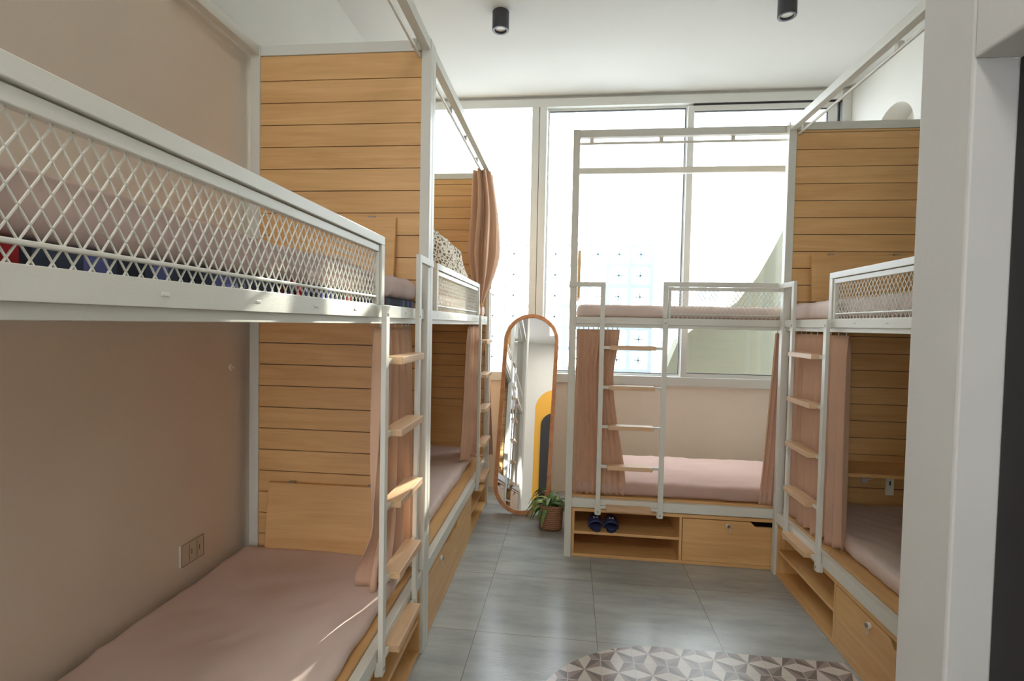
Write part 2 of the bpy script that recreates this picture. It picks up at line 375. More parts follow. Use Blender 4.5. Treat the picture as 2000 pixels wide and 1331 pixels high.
# window
def window():
    root = empty('window_1', T(0, 0)); struct(root)
    f = MB(); y0, y1 = YW-.03, YW+.07
    f.box(-1.60, XR, y0, y1, 3.525, 3.6, 'alu'); f.box(-1.60, XR, y0, y1, 1.02, 1.10, 'alu')
    f.box(-1.60, -1.53, y0, y1, 1.10, 3.525, 'alu'); f.box(XR-.07, XR, y0, y1, 1.10, 3.525, 'alu')
    f.box(-.395, -.33, y0, y1, 1.10, 3.525, 'alu'); f.box(-.325, -.26, y0-.004, y1, 1.10, 3.525, 'alu')
    f.box(-.33, -.325, y0+.01, y1, 1.10, 3.525, 'gasket')
    f.box(XR-.1, XR-.085, y0+.012, y1, 1.10, 3.51, 'gasket'); f.box(1.03, XR-.07, y0+.012, y1, 3.508, 3.525, 'gasket')
    f.build('window_frame', root, bevel=.003)
    def sash(xa, xb, ya_, name, zb=1.10, zt=3.51, wl=.06, wr=.06, hb=.05, htp=.05):
        s = MB()
        s.box(xa, xa+wl, ya_, ya_+.03, zb, zt, 'alu'); s.box(xb-wr, xb, ya_, ya_+.03, zb, zt, 'alu')
        s.box(xa+wl, xb-wr, ya_, ya_+.03, zt-htp, zt, 'alu'); s.box(xa+wl, xb-wr, ya_, ya_+.03, zb, zb+hb, 'alu')
        g = .006
        s.box(xa+wl, xb-wr, ya_+.002, ya_+.028, zt-htp-g, zt-htp, 'gasket'); s.box(xa+wl, xb-wr, ya_+.002, ya_+.028, zb+hb, zb+hb+g, 'gasket')
        s.box(xb-wr-g, xb-wr, ya_+.002, ya_+.028, zb+hb, zt-htp, 'gasket')
        o = s.build('sash', root, bevel=.002)
        p = MB(); p.box(xa+wl, xb-wr, ya_+.012, ya_+.018, zb+hb, zt-htp, 'glass'); p.build('pane', o)
    sash(-.255, 1.03, YW+.025, 'a', wl=.02, wr=.055, hb=.02, htp=.02, zt=3.525)
    sash(.985, 2.22, YW-.012, 'b', wl=.055, wr=.07, hb=.035, htp=.05)
    p = MB(); p.box(-1.53, -.395, YW+.02, YW+.026, 1.10, 3.525, 'glass'); p.build('pane', root)
window()

# ------------------------------------------------------------------ bunk beds
LEN, WID, TOP = 2.03, .86, 2.82
def curved_plate(mb, pts): pass
def bunk(mw, m, label, grooves, shelf_boards, guard_end=1.89, panel=True, tall=TOP):
    root = empty('bunk_bed', mw); tag(root, label, 'bunk bed', 'white steel bunk beds')
    ps = .045
    for px in (0, LEN-ps):
        for py in (0, WID-ps):
            b = MB(m); b.box(px, px+ps, py, py+ps, 0, tall); b.build('post', root, bevel=.003)
    # top beams with curtain rail
    b = MB(m)
    b.box(ps, LEN-ps, .003, ps-.003, tall-.05, tall-.003); b.box(ps, LEN-ps, WID-ps+.003, WID-.003, tall-.05, tall-.003)
    b.box(.003, ps-.003, ps, WID-ps, tall-.05, tall-.003); b.box(LEN-ps+.003, LEN-.003, ps, WID-ps, tall-.05, tall-.003)
    b.build('top_frame', root, bevel=.002)
    for z, yr in ((tall-.075, .055), (1.545, .075)):
        b = MB(m); b.cyl((ps, yr, z), (LEN-ps, yr, z), .008, 10)
        for k in range(5):
            x = .12+k*.445; b.box(x-.012, x+.012, yr-.012, yr+.012, z, z+.03)
        b.build('curtain_rail', root)
    # decks
    b = MB(m); yb = .012
    b.box(ps, LEN-ps, yb, yb+.03, 1.560, 1.604); b.box(ps, LEN-ps, yb+.012, yb+.04, 1.538, 1.560)
    for k in range(7):
        x = .33+k*.25; b.box(x-.008, x+.008, yb-.002, yb, 1.578, 1.584)
    b.box(ps, LEN-ps, WID-ps+.005, WID-.01, 1.537, 1.602)
    for x in (.005, LEN-ps+.005): b.box(x, x+.035, ps, WID-ps, 1.537, 1.602)
    b.build('upper_deck_frame', root, bevel=.002)
    b = MB(m); b.box(ps, LEN-ps, yb+.03, WID-ps, 1.585, 1.598, 'ply'); b.build('upper_deck_board', root)
    b = MB(m); b.box(ps, LEN-ps, .005, .04, .337, .397); b.box(ps, LEN-ps, WID-ps+.005, WID-.01, .337, .397)
    for x in (.005, LEN-ps+.005): b.box(x, x+.035, ps, WID-ps, .337, .397)
    b.build('lower_deck_frame', root, bevel=.002)
    b = MB(m); b.box(ps+.002, LEN-ps-.002, .042, WID-ps, .386, .41, 'ply'); b.build('lower_deck_board', root)
    # guard rail
    gx0, gx1 = .60, guard_end
    b = MB(m); gy0, gy1 = .004, .034
    b.box(gx0, gx1, gy0, gy1, 1.808, 1.838)
    b.box(gx0, gx0+.03, gy0, gy1, 1.604, 1.808); b.box(gx1-.03, gx1, gy0, gy1, 1.604, 1.808)
    # inner thin frame holding the mesh
    b.box(gx0+.033, gx1-.033, gy0+.006, gy1-.006, 1.782, 1.805); b.box(gx0+.033, gx1-.033, gy0+.009, gy1-.009, 1.626, 1.633)
    b.box(gx0+.033, gx0+.05, gy0+.006, gy1-.006, 1.604, 1.782); b.box(gx1-.05, gx1-.033, gy0+.006, gy1-.006, 1.604, 1.782)
    g = b.build('guard_rail', root, bevel=.002)
    # expanded metal mesh
    b = MB(m); x0, x1, z0, z1 = gx0+.05, gx1-.05, 1.604, 1.784
    dx, dz = .027, .042; sl = dz/dx; hh = z1-z0
    n = int((x1-x0+hh/sl)/dx)+1
    for sgn in (1, -1):
        for k in range(n+1):
            # line through (xs, z0) rising with slope sl
            xs = x0 - hh/sl + k*dx
            pa, pb = (xs, z0), (xs+hh/sl, z1)
            xa, za = pa; xb_, zb = pb
            if xa < x0: za += (x0-xa)*sl; xa = x0
            if xb_ > x1: zb -= (xb_-x1)*sl; xb_ = x1
            if xb_-xa < .002: continue
            if sgn < 0: za, zb = z0+z1-za, z0+z1-zb
            b.bar((xa, .019, za), (xb_, .019, zb), 0.0018, .0026, up=(0, 1, 0))
    b.build('guard_mesh', g)
    # ladder
    lz = .30; b = MB(m)
    b.box(.20, .23, -.016, .002, lz, 1.83); b.box(.60, .632, -.016, .002, lz, 1.60)
    b.box(.0, .20, -.016, .002, 1.80, 1.83); b.box(-.004, .028, -.004, .008, 1.795, 1.835)
    for x in (.20, .60):
        b.box(x-.004, x+.036, -.003, .012, lz, lz+.05); b.cyl((x+.015, -.018, 1.57), (x+.015, -.016, 1.57), .007, 8, 'steel')
        b.cyl((x+.015, -.018, lz+.02), (x+.015, -.016, lz+.02), .007, 8, 'steel')
    lad = b.build('ladder', root, bevel=.002)
    for z in (1.405, 1.145, .885, .622, .352):
        b = MB(m); b.box(.23, .60, -.014, .002, z-.008, z+.010)
        r = b.build('rung', lad)
        t = MB(m); t.box(.268, .555, -.05, .02, z-.012, z+.015, 'tread'); t.build('tread', r, bevel=.002)
    # slatted headboard panel at the ladder end (z of grooves)
    if panel:
        top0, gz, ga, gb = grooves
        b = MB(m); yy0, yy1 = ps, WID-ps
        b.box(.020, .026, yy0, yy1, .42, tall-.05, 'groove')
        zs = [tall-.05]; z = gz
        while z > .5:
            zs.append(z); z -= ga
        zs.append(.42)
        for a, c in zip(zs[:-1], zs[1:]):
            if c < 1.56 < a or False: pass
            b.box(.026, .036, yy0, yy1, c+.002, a-.002, 'wood_y')
            b.box(.010, .020, yy0, yy1, c+.002, a-.002, 'wood_y')
        b.build('headboard_panel', root)
        for (kind, y0, y1, z0, z1) in shelf_boards:
            if kind == 'shut':
                s = MB(m)
                s.add([(.088, y0, z0), (.088, y1, z0), (.058, y1, z1), (.058, y0, z1), (.070, y0, z0), (.070, y1, z0), (.038, y1, z1), (.038, y0, z1)],
                      [(0,1,2,3), (7,6,5,4), (0,4,5,1), (1,5,6,2), (2,6,7,3), (3,7,4,0)], 'wood_y')
                f_ = s.build('folding_table', root, bevel=.002)
                for yq in (y0+.1, y1-.13):
                    s = MB(m); s.box(.036, .060, yq, yq+.03, z1, z1+.006, 'steel'); s.build('hinge', f_)
            else:
                s = MB(m); s.box(.036, .036+.30, y0, y1, z1-.02, z1, 'wood_y'); f_ = s.build('folding_table', root, bevel=.002)
                for yq in (y0+.12, y1-.30):
                    s = MB(m); s.box(.036, .042, yq, yq+.03, z1-.13, z1-.02); s.box(.036, .28, yq+.004, yq+.026, z1-.028, z1-.02)
                    s.bar((.05, yq+.015, z1-.11), (.22, yq+.015, z1-.03), .02, .006)
                    s.box(.285, .292, yq-.008, yq+.034, z1-.125, z1-.02); s.box(.286, .2935, yq+.009, yq+.017, z1-.07, z1-.045, 'gasket')
                    s.build('bracket', f_)
    return root

def cabinet(mw, m, label, drawer_mirror=False):
    root = empty('storage_cabinet', mw); tag(root, label, 'cabinet', 'under-bed storage cabinets')
    x0, x1, y0, y1, t = .048, LEN-.048, .014, WID-.05, .018
    b = MB(m)
    b.box(x0, x1, y0, y1, .002, .024, 'wood_x'); b.box(x0, x1, y0, y1, .308, .33, 'wood_x')
    b.box(x0, x0+t, y0, y1, .024, .308, 'wood_z'); b.box(x1-t, x1, y0, y1, .024, .308, 'wood_z')
    b.box(.745, .745+t, y0, y1, .024, .308, 'wood_z'); b.box(x0+t, x1-t, y1-.012, y1, .024, .308, 'wood_x')
    b.build('carcass', root, bevel=.001)
    s = MB(m); s.box(x0+t, .745, y0+.004, y1-.012, .155, .173, 'wood_x'); s.build('shelf', root, bevel=.001)
    # drawer front with hand slot
    d = MB(m); xa, xb = .767, x1-t-.003
    mir = (lambda x: xa+xb-x) if drawer_mirror else (lambda x: x)
    front = [(xa, .027), (xb, .027), (xb, .302), (1.49, .302), (1.46, .272), (1.22, .272), (1.19, .302), (xa, .302)]
    fr = [(mir(a), b_) for a, b_ in front]
    if drawer_mirror: fr.reverse()
    d.prism(fr, y0, y0+.018, mt='wood_x', xf=lambda a, b_, h: (a, h, b_))
    dd = d.build('drawer', root, recalc=True)
    bx = MB(m); bx.box(xa+.01, xb-.01, y0+.019, y0+.55, .04, .25, 'groove'); bx.build('drawer_box', dd)
    k = MB(m); kx = mir(1.05)
    k.cyl((kx, y0, .272), (kx, y0-.012, .272), .013, 16, 'lens'); k.cyl((kx, y0-.012, .272), (kx, y0-.020, .272), .009, 14, 'steel')
    k.box(kx+.004, kx+.013, y0-.016, y0-.013, .236, .262, 'plate')
    k.build('lock', dd)
    return root

def soft(mw, m, x0, x1, y0, y1, z0, z1, r, mt, amp=.004, seed=0, nx=70, ny=34, nz=6, sag=0, name='mattress', wr=None):
    """rounded, slightly wrinkled slab"""
    vs = []; fs = []; idx = {}
    sx, sy, sz = (x1-x0), (y1-y0), (z1-z0); c = Vector(((x0+x1)/2, (y0+y1)/2, (z0+z1)/2))
    def put(i, j, k):
        key = (i, j, k)
        if key in idx: return idx[key]
        p = Vector((sx*(i/nx-.5), sy*(j/ny-.5), sz*(k/nz-.5)))
        hr = Vector((sx/2-r, sy/2-r, sz/2-r))
        q = Vector((max(-hr.x, min(hr.x, p.x)), max(-hr.y, min(hr.y, p.y)), max(-hr.z, min(hr.z, p.z))))
        d = p-q
        if d.length > 1e-6: p = q + d.normalized()*r
        wp = p+c
        nn = Vector((wp.x*3+seed, wp.y*4, wp.z*5)); a1 = noise.noise(nn)
        rid = abs(noise.noise(Vector((wp.x*2.2+wp.y*3.0+seed, (wp.y-wp.x)*8, seed*3))))
        out = (p-q).normalized() if (p-q).length > 1e-6 else Vector((0, 0, 1))
        if k == nz or abs(p.z) < sz/2*.95:
            wp += out*(a1*amp + (.35-rid)*amp*1.9)
        if wr and k > 0:
            wp += out*wr(wp)
        if wp.z < z0: wp.z = z0
        vs.append(tuple(wp)); idx[key] = len(vs)-1
        return idx[key]
    def quad(a, b, c_, d): fs.append((put(*a), put(*b), put(*c_), put(*d)))
    for i in range(nx):
        for j in range(ny):
            quad((i,j,nz),(i+1,j,nz),(i+1,j+1,nz),(i,j+1,nz)); quad((i,j,0),(i,j+1,0),(i+1,j+1,0),(i+1,j,0))
    for i in range(nx):
        for k in range(nz):
            quad((i,0,k),(i+1,0,k),(i+1,0,k+1),(i,0,k+1)); quad((i,ny,k),(i,ny,k+1),(i+1,ny,k+1),(i+1,ny,k))
    for j in range(ny):
        for k in range(nz):
            quad((0,j,k),(0,j,k+1),(0,j+1,k+1),(0,j+1,k)); quad((nx,j,k),(nx,j+1,k),(nx,j+1,k+1),(nx,j,k+1))
    b = MB(m); b.add(vs, fs, mt)
    return b.build(name, smooth=True, xf=mw)

def curtain(mw, m, top, bot, z0, z1, folds, a0, a1, label, mid=None, seed=0, nu=220, nv=40, bow=None, group='pink bunk curtains', hem=.0, header=True):
    """top/bot: polylines in plan; z0 bottom, z1 top"""
    def along(pl, u):
        ls = [(Vector(pl[i+1])-Vector(pl[i])).length for i in range(len(pl)-1)]; t = u*sum(ls)
        for i, l in enumerate(ls):
            if t <= l or i == len(ls)-1:
                a, b_ = Vector(pl[i]), Vector(pl[i+1]); return a+(b_-a)*min(1, t/l if l else 0)
            t -= l
    vs = []; fs = []
    for j in range(nv+1):
        v = j/nv
        for i in range(nu+1):
            u = i/nu
            pt, pb = along(top, u), along(bot, u)
            if mid:
                pm = along(mid[0], u); vm = mid[1]
                if v < vm: s = v/vm; s = s*s*(3-2*s); p = pt+(pm-pt)*s
                else: s = (v-vm)/(1-vm); s = s*s*(3-2*s); p = pm+(pb-pm)*s
            else:
                p = pt+(pb-pt)*v
            e = .004
            e = .02
            ta = along(top, min(1, u+e))-along(top, max(0, u-e)); tb = along(bot, min(1, u+e))-along(bot, max(0, u-e))
            t2 = ta.normalized()*(1-v)+tb.normalized()*v
            t2 = t2.normalized() if t2.length > 0 else Vector((1, 0))
            nrm = Vector((-t2.y, t2.x))
            ph = 2*math.pi*folds*u + seed + 1.1*noise.noise(Vector((u*folds*.3, v*.8, seed)))
            am = a0+(a1-a0)*v; am *= .75+.5*noise.noise(Vector((u*folds*.5+seed, v*.8, 3)))
            sn = math.sin(ph); sn = math.copysign(abs(sn)**.85, sn)
            off = nrm*am*sn + t2*am*.22*math.sin(2*ph)
            if header and v < .10: off *= .55+.45*v/.10
            zz = z1+(z0-z1)*v + (hem*math.sin(ph*.5+seed)*v**6)
            vs.append((p.x+off.x, p.y+off.y, zz))
    for j in range(nv):
        for i in range(nu):
            a = j*(nu+1)+i; fs.append((a, a+nu+1, a+nu+2, a+1))
    b = MB(m); b.add(vs, fs, 'curtain'); o = b.build('bed_curtain', smooth=True, xf=mw)
    sd = o.modifiers.new('thick', 'SOLIDIFY'); sd.thickness = .0018
    tag(o, label, 'curtain', group)
    # header hooks
    nh = max(3, int(folds))
    for i in range(nh):
        k = MB(m); p = along(top, (i+.5)/nh); k.cyl((p.x, p.y, z1-.004), (p.x, p.y, z1+.014), .003, 6, 'alu')
        k.build('hook', o)
    return o

MA = LM @ T(0, .045, 0, -math.pi/2)
MBB = LM @ T(0, 2.075, 0, -math.pi/2)
MC = T(-.012, 3.398)
MD = T(1.302, 3.395, 0, -math.pi/2)

bunk(MA, -1, 'nearest white bunk bed on the left, its slatted wood panel facing the camera', (0, 2.654, .1017, 0),
     [('shut', .15, .75, 1.72, 2.02), ('shut', .14, .755, .445, .775)])
bunk(MBB, -1, 'far white bunk bed on the left, just before the leaning mirror', (0, 2.725, .0965, 0),
     [('shut', .10, .70, .47, .83)])
bc = bunk(MC, 1, 'white bunk bed standing across the window with the slippers below', (0, 2.7, .1, 0), [], panel=False)
s = MB(1); s.box(.050, .068, .10, .66, 1.735, 2.05, 'wood_y'); s.build('folding_table', bc, bevel=.002)
bunk(MD, 1, 'white bunk bed on the right, half hidden by the grey wall edge', (0, 2.754, .1035, 0),
     [('shut', .15, .75, 1.72, 2.005), ('open', .12, .80, 0, .745)])
cabinet(MA, -1, 'open wood cabinet under the nearest left bunk, beside its ladder foot')
cabinet(MBB, -1, 'wood drawer cabinet under the far left bunk, seen at a steep angle', True)
cabinet(MC, 1, 'wood cabinet under the window bunk with slippers on its shelf')
cabinet(MD, 1, 'wood cabinet with two open shelves under the right bunk')

# mattresses
def bulge(x, y, a, r):
    return lambda p: a*math.exp(-((p.x-x)**2+(abs(p.y)-y)**2)/(r*r))
tag(soft(MA, -1, .055, 1.97, .05, .83, 1.637, 1.726, .035, 'sheet', .009, 1), 'pink sheeted mattress on the upper deck of the nearest left bunk, behind its mesh guard', 'mattress', 'upper mattresses')
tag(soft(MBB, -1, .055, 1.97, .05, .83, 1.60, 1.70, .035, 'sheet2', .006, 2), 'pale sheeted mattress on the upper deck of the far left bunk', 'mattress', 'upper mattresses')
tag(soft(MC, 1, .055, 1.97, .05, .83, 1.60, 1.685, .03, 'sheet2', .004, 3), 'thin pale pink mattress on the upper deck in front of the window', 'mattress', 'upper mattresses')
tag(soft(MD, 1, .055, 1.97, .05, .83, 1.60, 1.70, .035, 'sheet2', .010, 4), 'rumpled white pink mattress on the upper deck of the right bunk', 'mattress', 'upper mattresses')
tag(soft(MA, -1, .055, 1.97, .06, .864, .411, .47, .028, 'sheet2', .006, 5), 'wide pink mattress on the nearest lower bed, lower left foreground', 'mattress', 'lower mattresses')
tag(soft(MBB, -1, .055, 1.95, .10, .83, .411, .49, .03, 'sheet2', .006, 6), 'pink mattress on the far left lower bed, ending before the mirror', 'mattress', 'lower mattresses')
tag(soft(MC, 1, .055, 1.95, .055, .83, .411, .505, .035, 'sheet_dim', .006, 7), 'pink mattress on the lower bed below the window', 'mattress', 'lower mattresses')
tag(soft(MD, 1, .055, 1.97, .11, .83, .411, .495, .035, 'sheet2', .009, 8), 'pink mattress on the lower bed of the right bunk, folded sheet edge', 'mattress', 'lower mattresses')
u = MB(-1); u.box(.10, 1.96, .048, .82, 1.599, 1.636, 'underlay')
tag(u.build('underlay_mat', xf=MA, bevel=.004), 'thin blue, red and black printed mat under the upper mattress at left', 'mat')

# pillow on the far upper bunk
def pillow():
    vs = []; fs = []; nx, ny = 26, 18; wx, wy, th = .62, .42, .09
    for sgn in (1, -1):
        for j in range(ny+1):
            for i in range(nx+1):
                a, b_ = i/nx*2-1, j/ny*2-1
                h = th*(max(0, (1-a**4))**.5)*(max(0, (1-b_**4))**.5)
                k = 1-.10*(1-abs(a)**2)*abs(b_)**2 - 0
                x = a*wx/2*(1-.09*(1-b_*b_)); y = b_*wy/2*(1-.10*(1-a*a))
                vs.append((x, y, sgn*h*(1+.25*noise.noise(Vector((a*3, b_*3, sgn))))))
    n1 = (nx+1)*(ny+1)
    for s_ in (0, 1):
        for j in range(ny):
            for i in range(nx):
                a = s_*n1+j*(nx+1)+i; q = (a, a+1, a+nx+2, a+nx+1); fs.append(q if s_ == 0 else q[::-1])
    b = MB(); b.add(vs, fs, 'pillow')
    mw = LM @ Matrix.Translation((-.20, 1.08, 1.945)) @ Matrix.Rotation(math.radians(80), 4, 'Z') @ Matrix.Rotation(math.radians(70), 4, 'X') @ Matrix.Rotation(math.radians(-10), 4, 'Z')
    o = b.build('pillow', smooth=True, xf=mw, recalc=False)
    bm = bmesh.new(); bm.from_mesh(o.data); bmesh.ops.remove_doubles(bm, verts=bm.verts, dist=.0005); bmesh.ops.recalc_face_normals(bm, faces=bm.faces); bm.to_mesh(o.data); bm.free()
    for p in o.data.polygons: p.use_smooth = True
    tag(o, 'leopard print pillow standing on the far left upper bed', 'pillow')
pillow()

# ------------------------------------------------------------------ curtains (plan coordinates in each bunk's frame: x from ladder end, y inwards)
curtain(MA, -1, [(.06, .075), (.22, .055), (.49, .075)], [(.06, .06), (.24, .05), (.40, .10), (.34, .21)], .48, 1.522, 6, .024, .032, mid=([(.06, .07), (.26, .05), (.53, .07)], .70), label=
        'gathered pink curtain behind the ladder of the nearest left bunk', seed=1.3, hem=.012)
curtain(MBB, -1, [(.14, .07), (.38, .055), (.64, .075)], [(.20, .08), (.40, .07), (.62, .12)], .50, 1.522, 6, .018, .026,
        'gathered pink curtain at the lower bed of the far left bunk', seed=2.1, hem=.012)
curtain(MC, 1, [(.05, .07), (.20, .055), (.335, .065)], [(.04, .065), (.22, .055), (.40, .06)], .415, 1.522, 9, .014, .016,
        'tightly pleated pink curtain left of the ladder on the window bunk', mid=([(.05, .06), (.17, .055), (.30, .06)], .28), seed=.4)
curtain(MC, 1, [(1.32, .07), (1.42, .07)], [(1.24, .045), (1.36, .05)], .41, 1.522, 4, .014, .024,
        'slanting pink curtain at the right end of the window lower bed', seed=3.0)
curtain(MD, 1, [(.07, .065), (.30, .055), (.68, .075)], [(.07, .065), (.35, .055), (.66, .10)], .42, 1.522, 9, .026, .032,
        'pleated pink curtain behind the ladder of the right bunk', seed=4.2, hem=.01)

def tied_curtain():
    """curtain of the upper far bunk, gathered and knotted above the deck"""
    vs = []; fs = []; nu, nv = 160, 60; zt, zk, zb = 2.755, 1.70, 1.50
    for j in range(nv+1):
        v = j/nv; z = zt+(zb-zt)*v
        if z > zk:
            s = (zt-z)/(zt-zk)
            wdt = .20 + .20*math.sin(math.pi*min(1, s*1.05))**.8 if s < .95 else .06
            wdt = max(.035, (.24+.18*math.sin(math.pi*s*.72))*(1-(max(0, s-.62)/.38)**1.3*.88))
            cxx = .24+.04*s; bul = .07*math.sin(math.pi*s)
        else:
            s = (zk-z)/(zk-zb); wdt = .03+.03*s; cxx = .27; bul = 0
        for i in range(nu+1):
            a = i/nu; ang = 2*math.pi*a
            rr = 1+.22*math.sin(ang*9+.6*math.sin(3*v*3))*(1 if z > zk else .5)
            x = cxx+wdt/2*math.cos(ang)*rr; y = .06-bul*.4+(wdt*.22+.012)*math.sin(ang)*rr
            vs.append((x, y, z))
    for j in range(nv):
        for i in range(nu):
            a = j*(nu+1)+i; fs.append((a, a+nu+1, a+nu+2, a+1))
    b = MB(-1); b.add(vs, fs, 'curtain'); o = b.build('bed_curtain', smooth=True, xf=MBB)
    sd = o.modifiers.new('thick', 'SOLIDIFY'); sd.thickness = .002
    tag(o, 'pink curtain tied into a knot at the far left upper bed', 'curtain', 'pink bunk curtains')
    k = MB(-1); k.cyl((.27, .06, zk-.02), (.27, .06, zk+.02), .032, 16, 'curtain'); k.build('tie_band', o, smooth=True)
tied_curtain()
cw = curtain(LM, 1, [(-.10, 2.14), (-.03, 2.13)], [(-.10, 2.14), (.035, 2.12)], .40, 1.40, 4, .010, .018,
        'narrow pink curtain end hanging past the far left bunk post', seed=5.0)

# ------------------------------------------------------------------ mirror
def mirror():
    # leaning stadium; local x width, y up along glass, z normal
    Wd, Ht = .465, 1.66; r = Wd/2
    def stad(rr, n=28):
        p = [(rr*math.cos(t*math.pi/n), Ht/2-r+rr*math.sin(t*math.pi/n)) for t in range(n+1)]
        p += [(-rr*math.cos(t*math.pi/n), -(Ht/2-r)-rr*math.sin(t*math.pi/n)) for t in range(n+1)]
        return p
    base = Vector((-.375, 4.10, 0)); top = Vector((-.325, 4.40, 1.635))
    yv = (top-base).normalized(); nrm = Vector((.008, -1, 0)); nrm = (nrm-yv*nrm.dot(yv)).normalized(); xv = yv.cross(nrm)
    c = base+yv*(Ht/2)
    mw = Matrix(((xv.x, yv.x, nrm.x, c.x), (xv.y, yv.y, nrm.y, c.y), (xv.z, yv.z, nrm.z, c.z), (0, 0, 0, 1)))
    root = empty('floor_mirror', mw); tag(root, 'tall rounded floor mirror in a thin wooden frame leaning below the window', 'mirror')
    f = MB(); f.prism(stad(r), -.015, .015, [stad(r-.032)], 'mirror_wood'); f.build('mirror_frame', root, bevel=.003, recalc=True)
    g = MB(); g.prism(stad(r-.031), -.008, .004, mt='mirror'); g.build('mirror_glass', root, recalc=True)
    s_ = MB()
    iv = mw.inverted()
    for sx in (-1, 1):
        a = iv @ (mw @ Vector((sx*.16, .35, -.02))); bpt = iv @ (Vector((c.x+sx*.20, 4.55, .012)))
        s_.bar(a, bpt, .02, .02, mt='mirror_wood')
        q = iv @ Vector((-.375+sx*.205, 4.30, .035)); 
    s_.bar(iv @ Vector((-.60, 4.545, .03)), iv @ Vector((-.15, 4.545, .03)), .02, .03, mt='mirror_wood')
    s_.build('stand', root)
mirror()

# ------------------------------------------------------------------ potted plant
def plant():
    root = empty('potted_plant', T(-.118, 3.88)); tag(root, 'green leafy plant in a woven basket pot in front of the mirror', 'plant')
    prof = [(0, .003), (.080, .003), (.088, .02), (.092, .10), (.094, .185), (.094, .19), (.086, .19), (.084, .16), (0, .16)]
    vs = []; fs = []; n = 40
    for r, z in prof:
        for t in range(n):
            a = 2*math.pi*t/n; ca, sa = math.cos(a), math.sin(a)
            k = (abs(ca)**4+abs(sa)**4)**(-.25); k = 1+(k-1)*.75
            vs.append((r*ca*k, r*sa*k, z))
    for j in range(len(prof)-1):
        for t in range(n):
            fs.append((j*n+t, j*n+(t+1) % n, (j+1)*n+(t+1) % n, (j+1)*n+t))
    b = MB(); b.add(vs, fs, 'basket'); b.build('basket_pot', root, smooth=True)
    s_ = MB(); s_.cyl((0, 0, .15), (0, 0, .168), .088, 24, 'soil'); s_.build('soil', root)
    rnd = random.Random(11)
    for i in range(34):
        a = rnd.uniform(0, 2*math.pi); L_ = rnd.uniform(.16, .27); lift = rnd.uniform(.35, 1.25); wdt = rnd.uniform(.024, .038)
        if i < 6: a = math.pi+rnd.uniform(-.7, .5); L_ = rnd.uniform(.22, .28); lift = rnd.uniform(.3, .7)
        if math.sin(a) > .3: L_ *= .72
        if math.cos(a) > .5: L_ *= .72; lift = max(lift, .7)
        d = Vector((math.cos(a), math.sin(a), 0)); sd = Vector((-d.y, d.x, 0))
        p = Vector((rnd.uniform(-.03, .03), rnd.uniform(-.03, .03), .165)); vel = (d*math.cos(lift)+Vector((0, 0, math.sin(lift)))); n_ = 10
        vs = []; fs = []
        for k in range(n_+1):
            t = k/n_; w_ = wdt*math.sin(math.pi*min(1, .12+t*.88))**.7*(1 if t < .98 else .05)
            dn = Vector((0, 0, -.004))
            vs += [tuple(p-sd*w_/2+Vector((0, 0, .003))), tuple(p+dn*.6), tuple(p+sd*w_/2+Vector((0, 0, .003)))]
            p = p+vel*L_/n_; vel = (vel+Vector((0, 0, -.20-.10*t))).normalized()
        for k in range(n_):
            q = k*3; fs += [(q, q+1, q+4, q+3), (q+1, q+2, q+5, q+4)]
        lb = MB(); lb.add(vs, fs, 'leaf' if i % 3 else 'leaf2'); o = lb.build('leaf', root, smooth=True)
        so_ = o.modifiers.new('thick', 'SOLIDIFY'); so_.thickness = .0012
plant()

# ------------------------------------------------------------------ slippers
def slipper(x, y, rz, label, sgn):
    mw = T(x, y, .1735, rz)
    root = empty('slipper', mw); tag(root, label, 'slipper', 'blue slippers')
    def outline(k=1.0, n=36):
        out = []
        for i in range(n):
            t = 2*math.pi*i/n; yy = .125*math.cos(t)
            wv = .043 if yy < 0 else .034
            wv = .036+.010*math.cos(t+math.pi)   # wider at toe (toe is at -y)
            out.append((k*wv*math.sin(t)+sgn*.004*math.cos(2*t), -k*yy if False else k*yy))
        return out
    b = MB(); b.prism(outline(), 0, .018, mt='slipper_dark'); b.prism(outline(.94), .018, .026, mt='slipper')
    b.build('sole', root, bevel=.003, recalc=True)
    vs = []; fs = []; n = 16; rows = 6
    for j in range(rows+1):
        yy = -.075+.085*j/rows; hgt = .045+.016*j/rows; wd = .047-.004*j/rows
        for i in range(n+1):
            t = math.pi*i/n; vs.append((wd*math.cos(t), yy-.012*math.sin(t)*(1-j/rows), .012+hgt*math.sin(t)**.8))
    for j in range(rows):
        for i in range(n):
            a = j*(n+1)+i; fs.append((a, a+1, a+n+2, a+n+1))
    st = MB(); st.add(vs, fs, 'slipper'); o = st.build('strap', root, smooth=True)
    sd = o.modifiers.new('thick', 'SOLIDIFY'); sd.thickness = .005; sd.offset = -1
    for q in (-1, 1):
        e = MB(); e.cyl((q*.012, -.05, .0665), (q*.012, -.03, .071), .0035, 8, 'alu')
        e.cyl((q*.012, -.03, .071), (q*.004, -.045, .069), .003, 8, 'alu'); e.build('strap_emblem', root)
slipper(.195, 3.535, .06, 'left dark blue slipper on the cabinet shelf', 1)
slipper(.304, 3.535, -.04, 'right dark blue slipper on the cabinet shelf', -1)

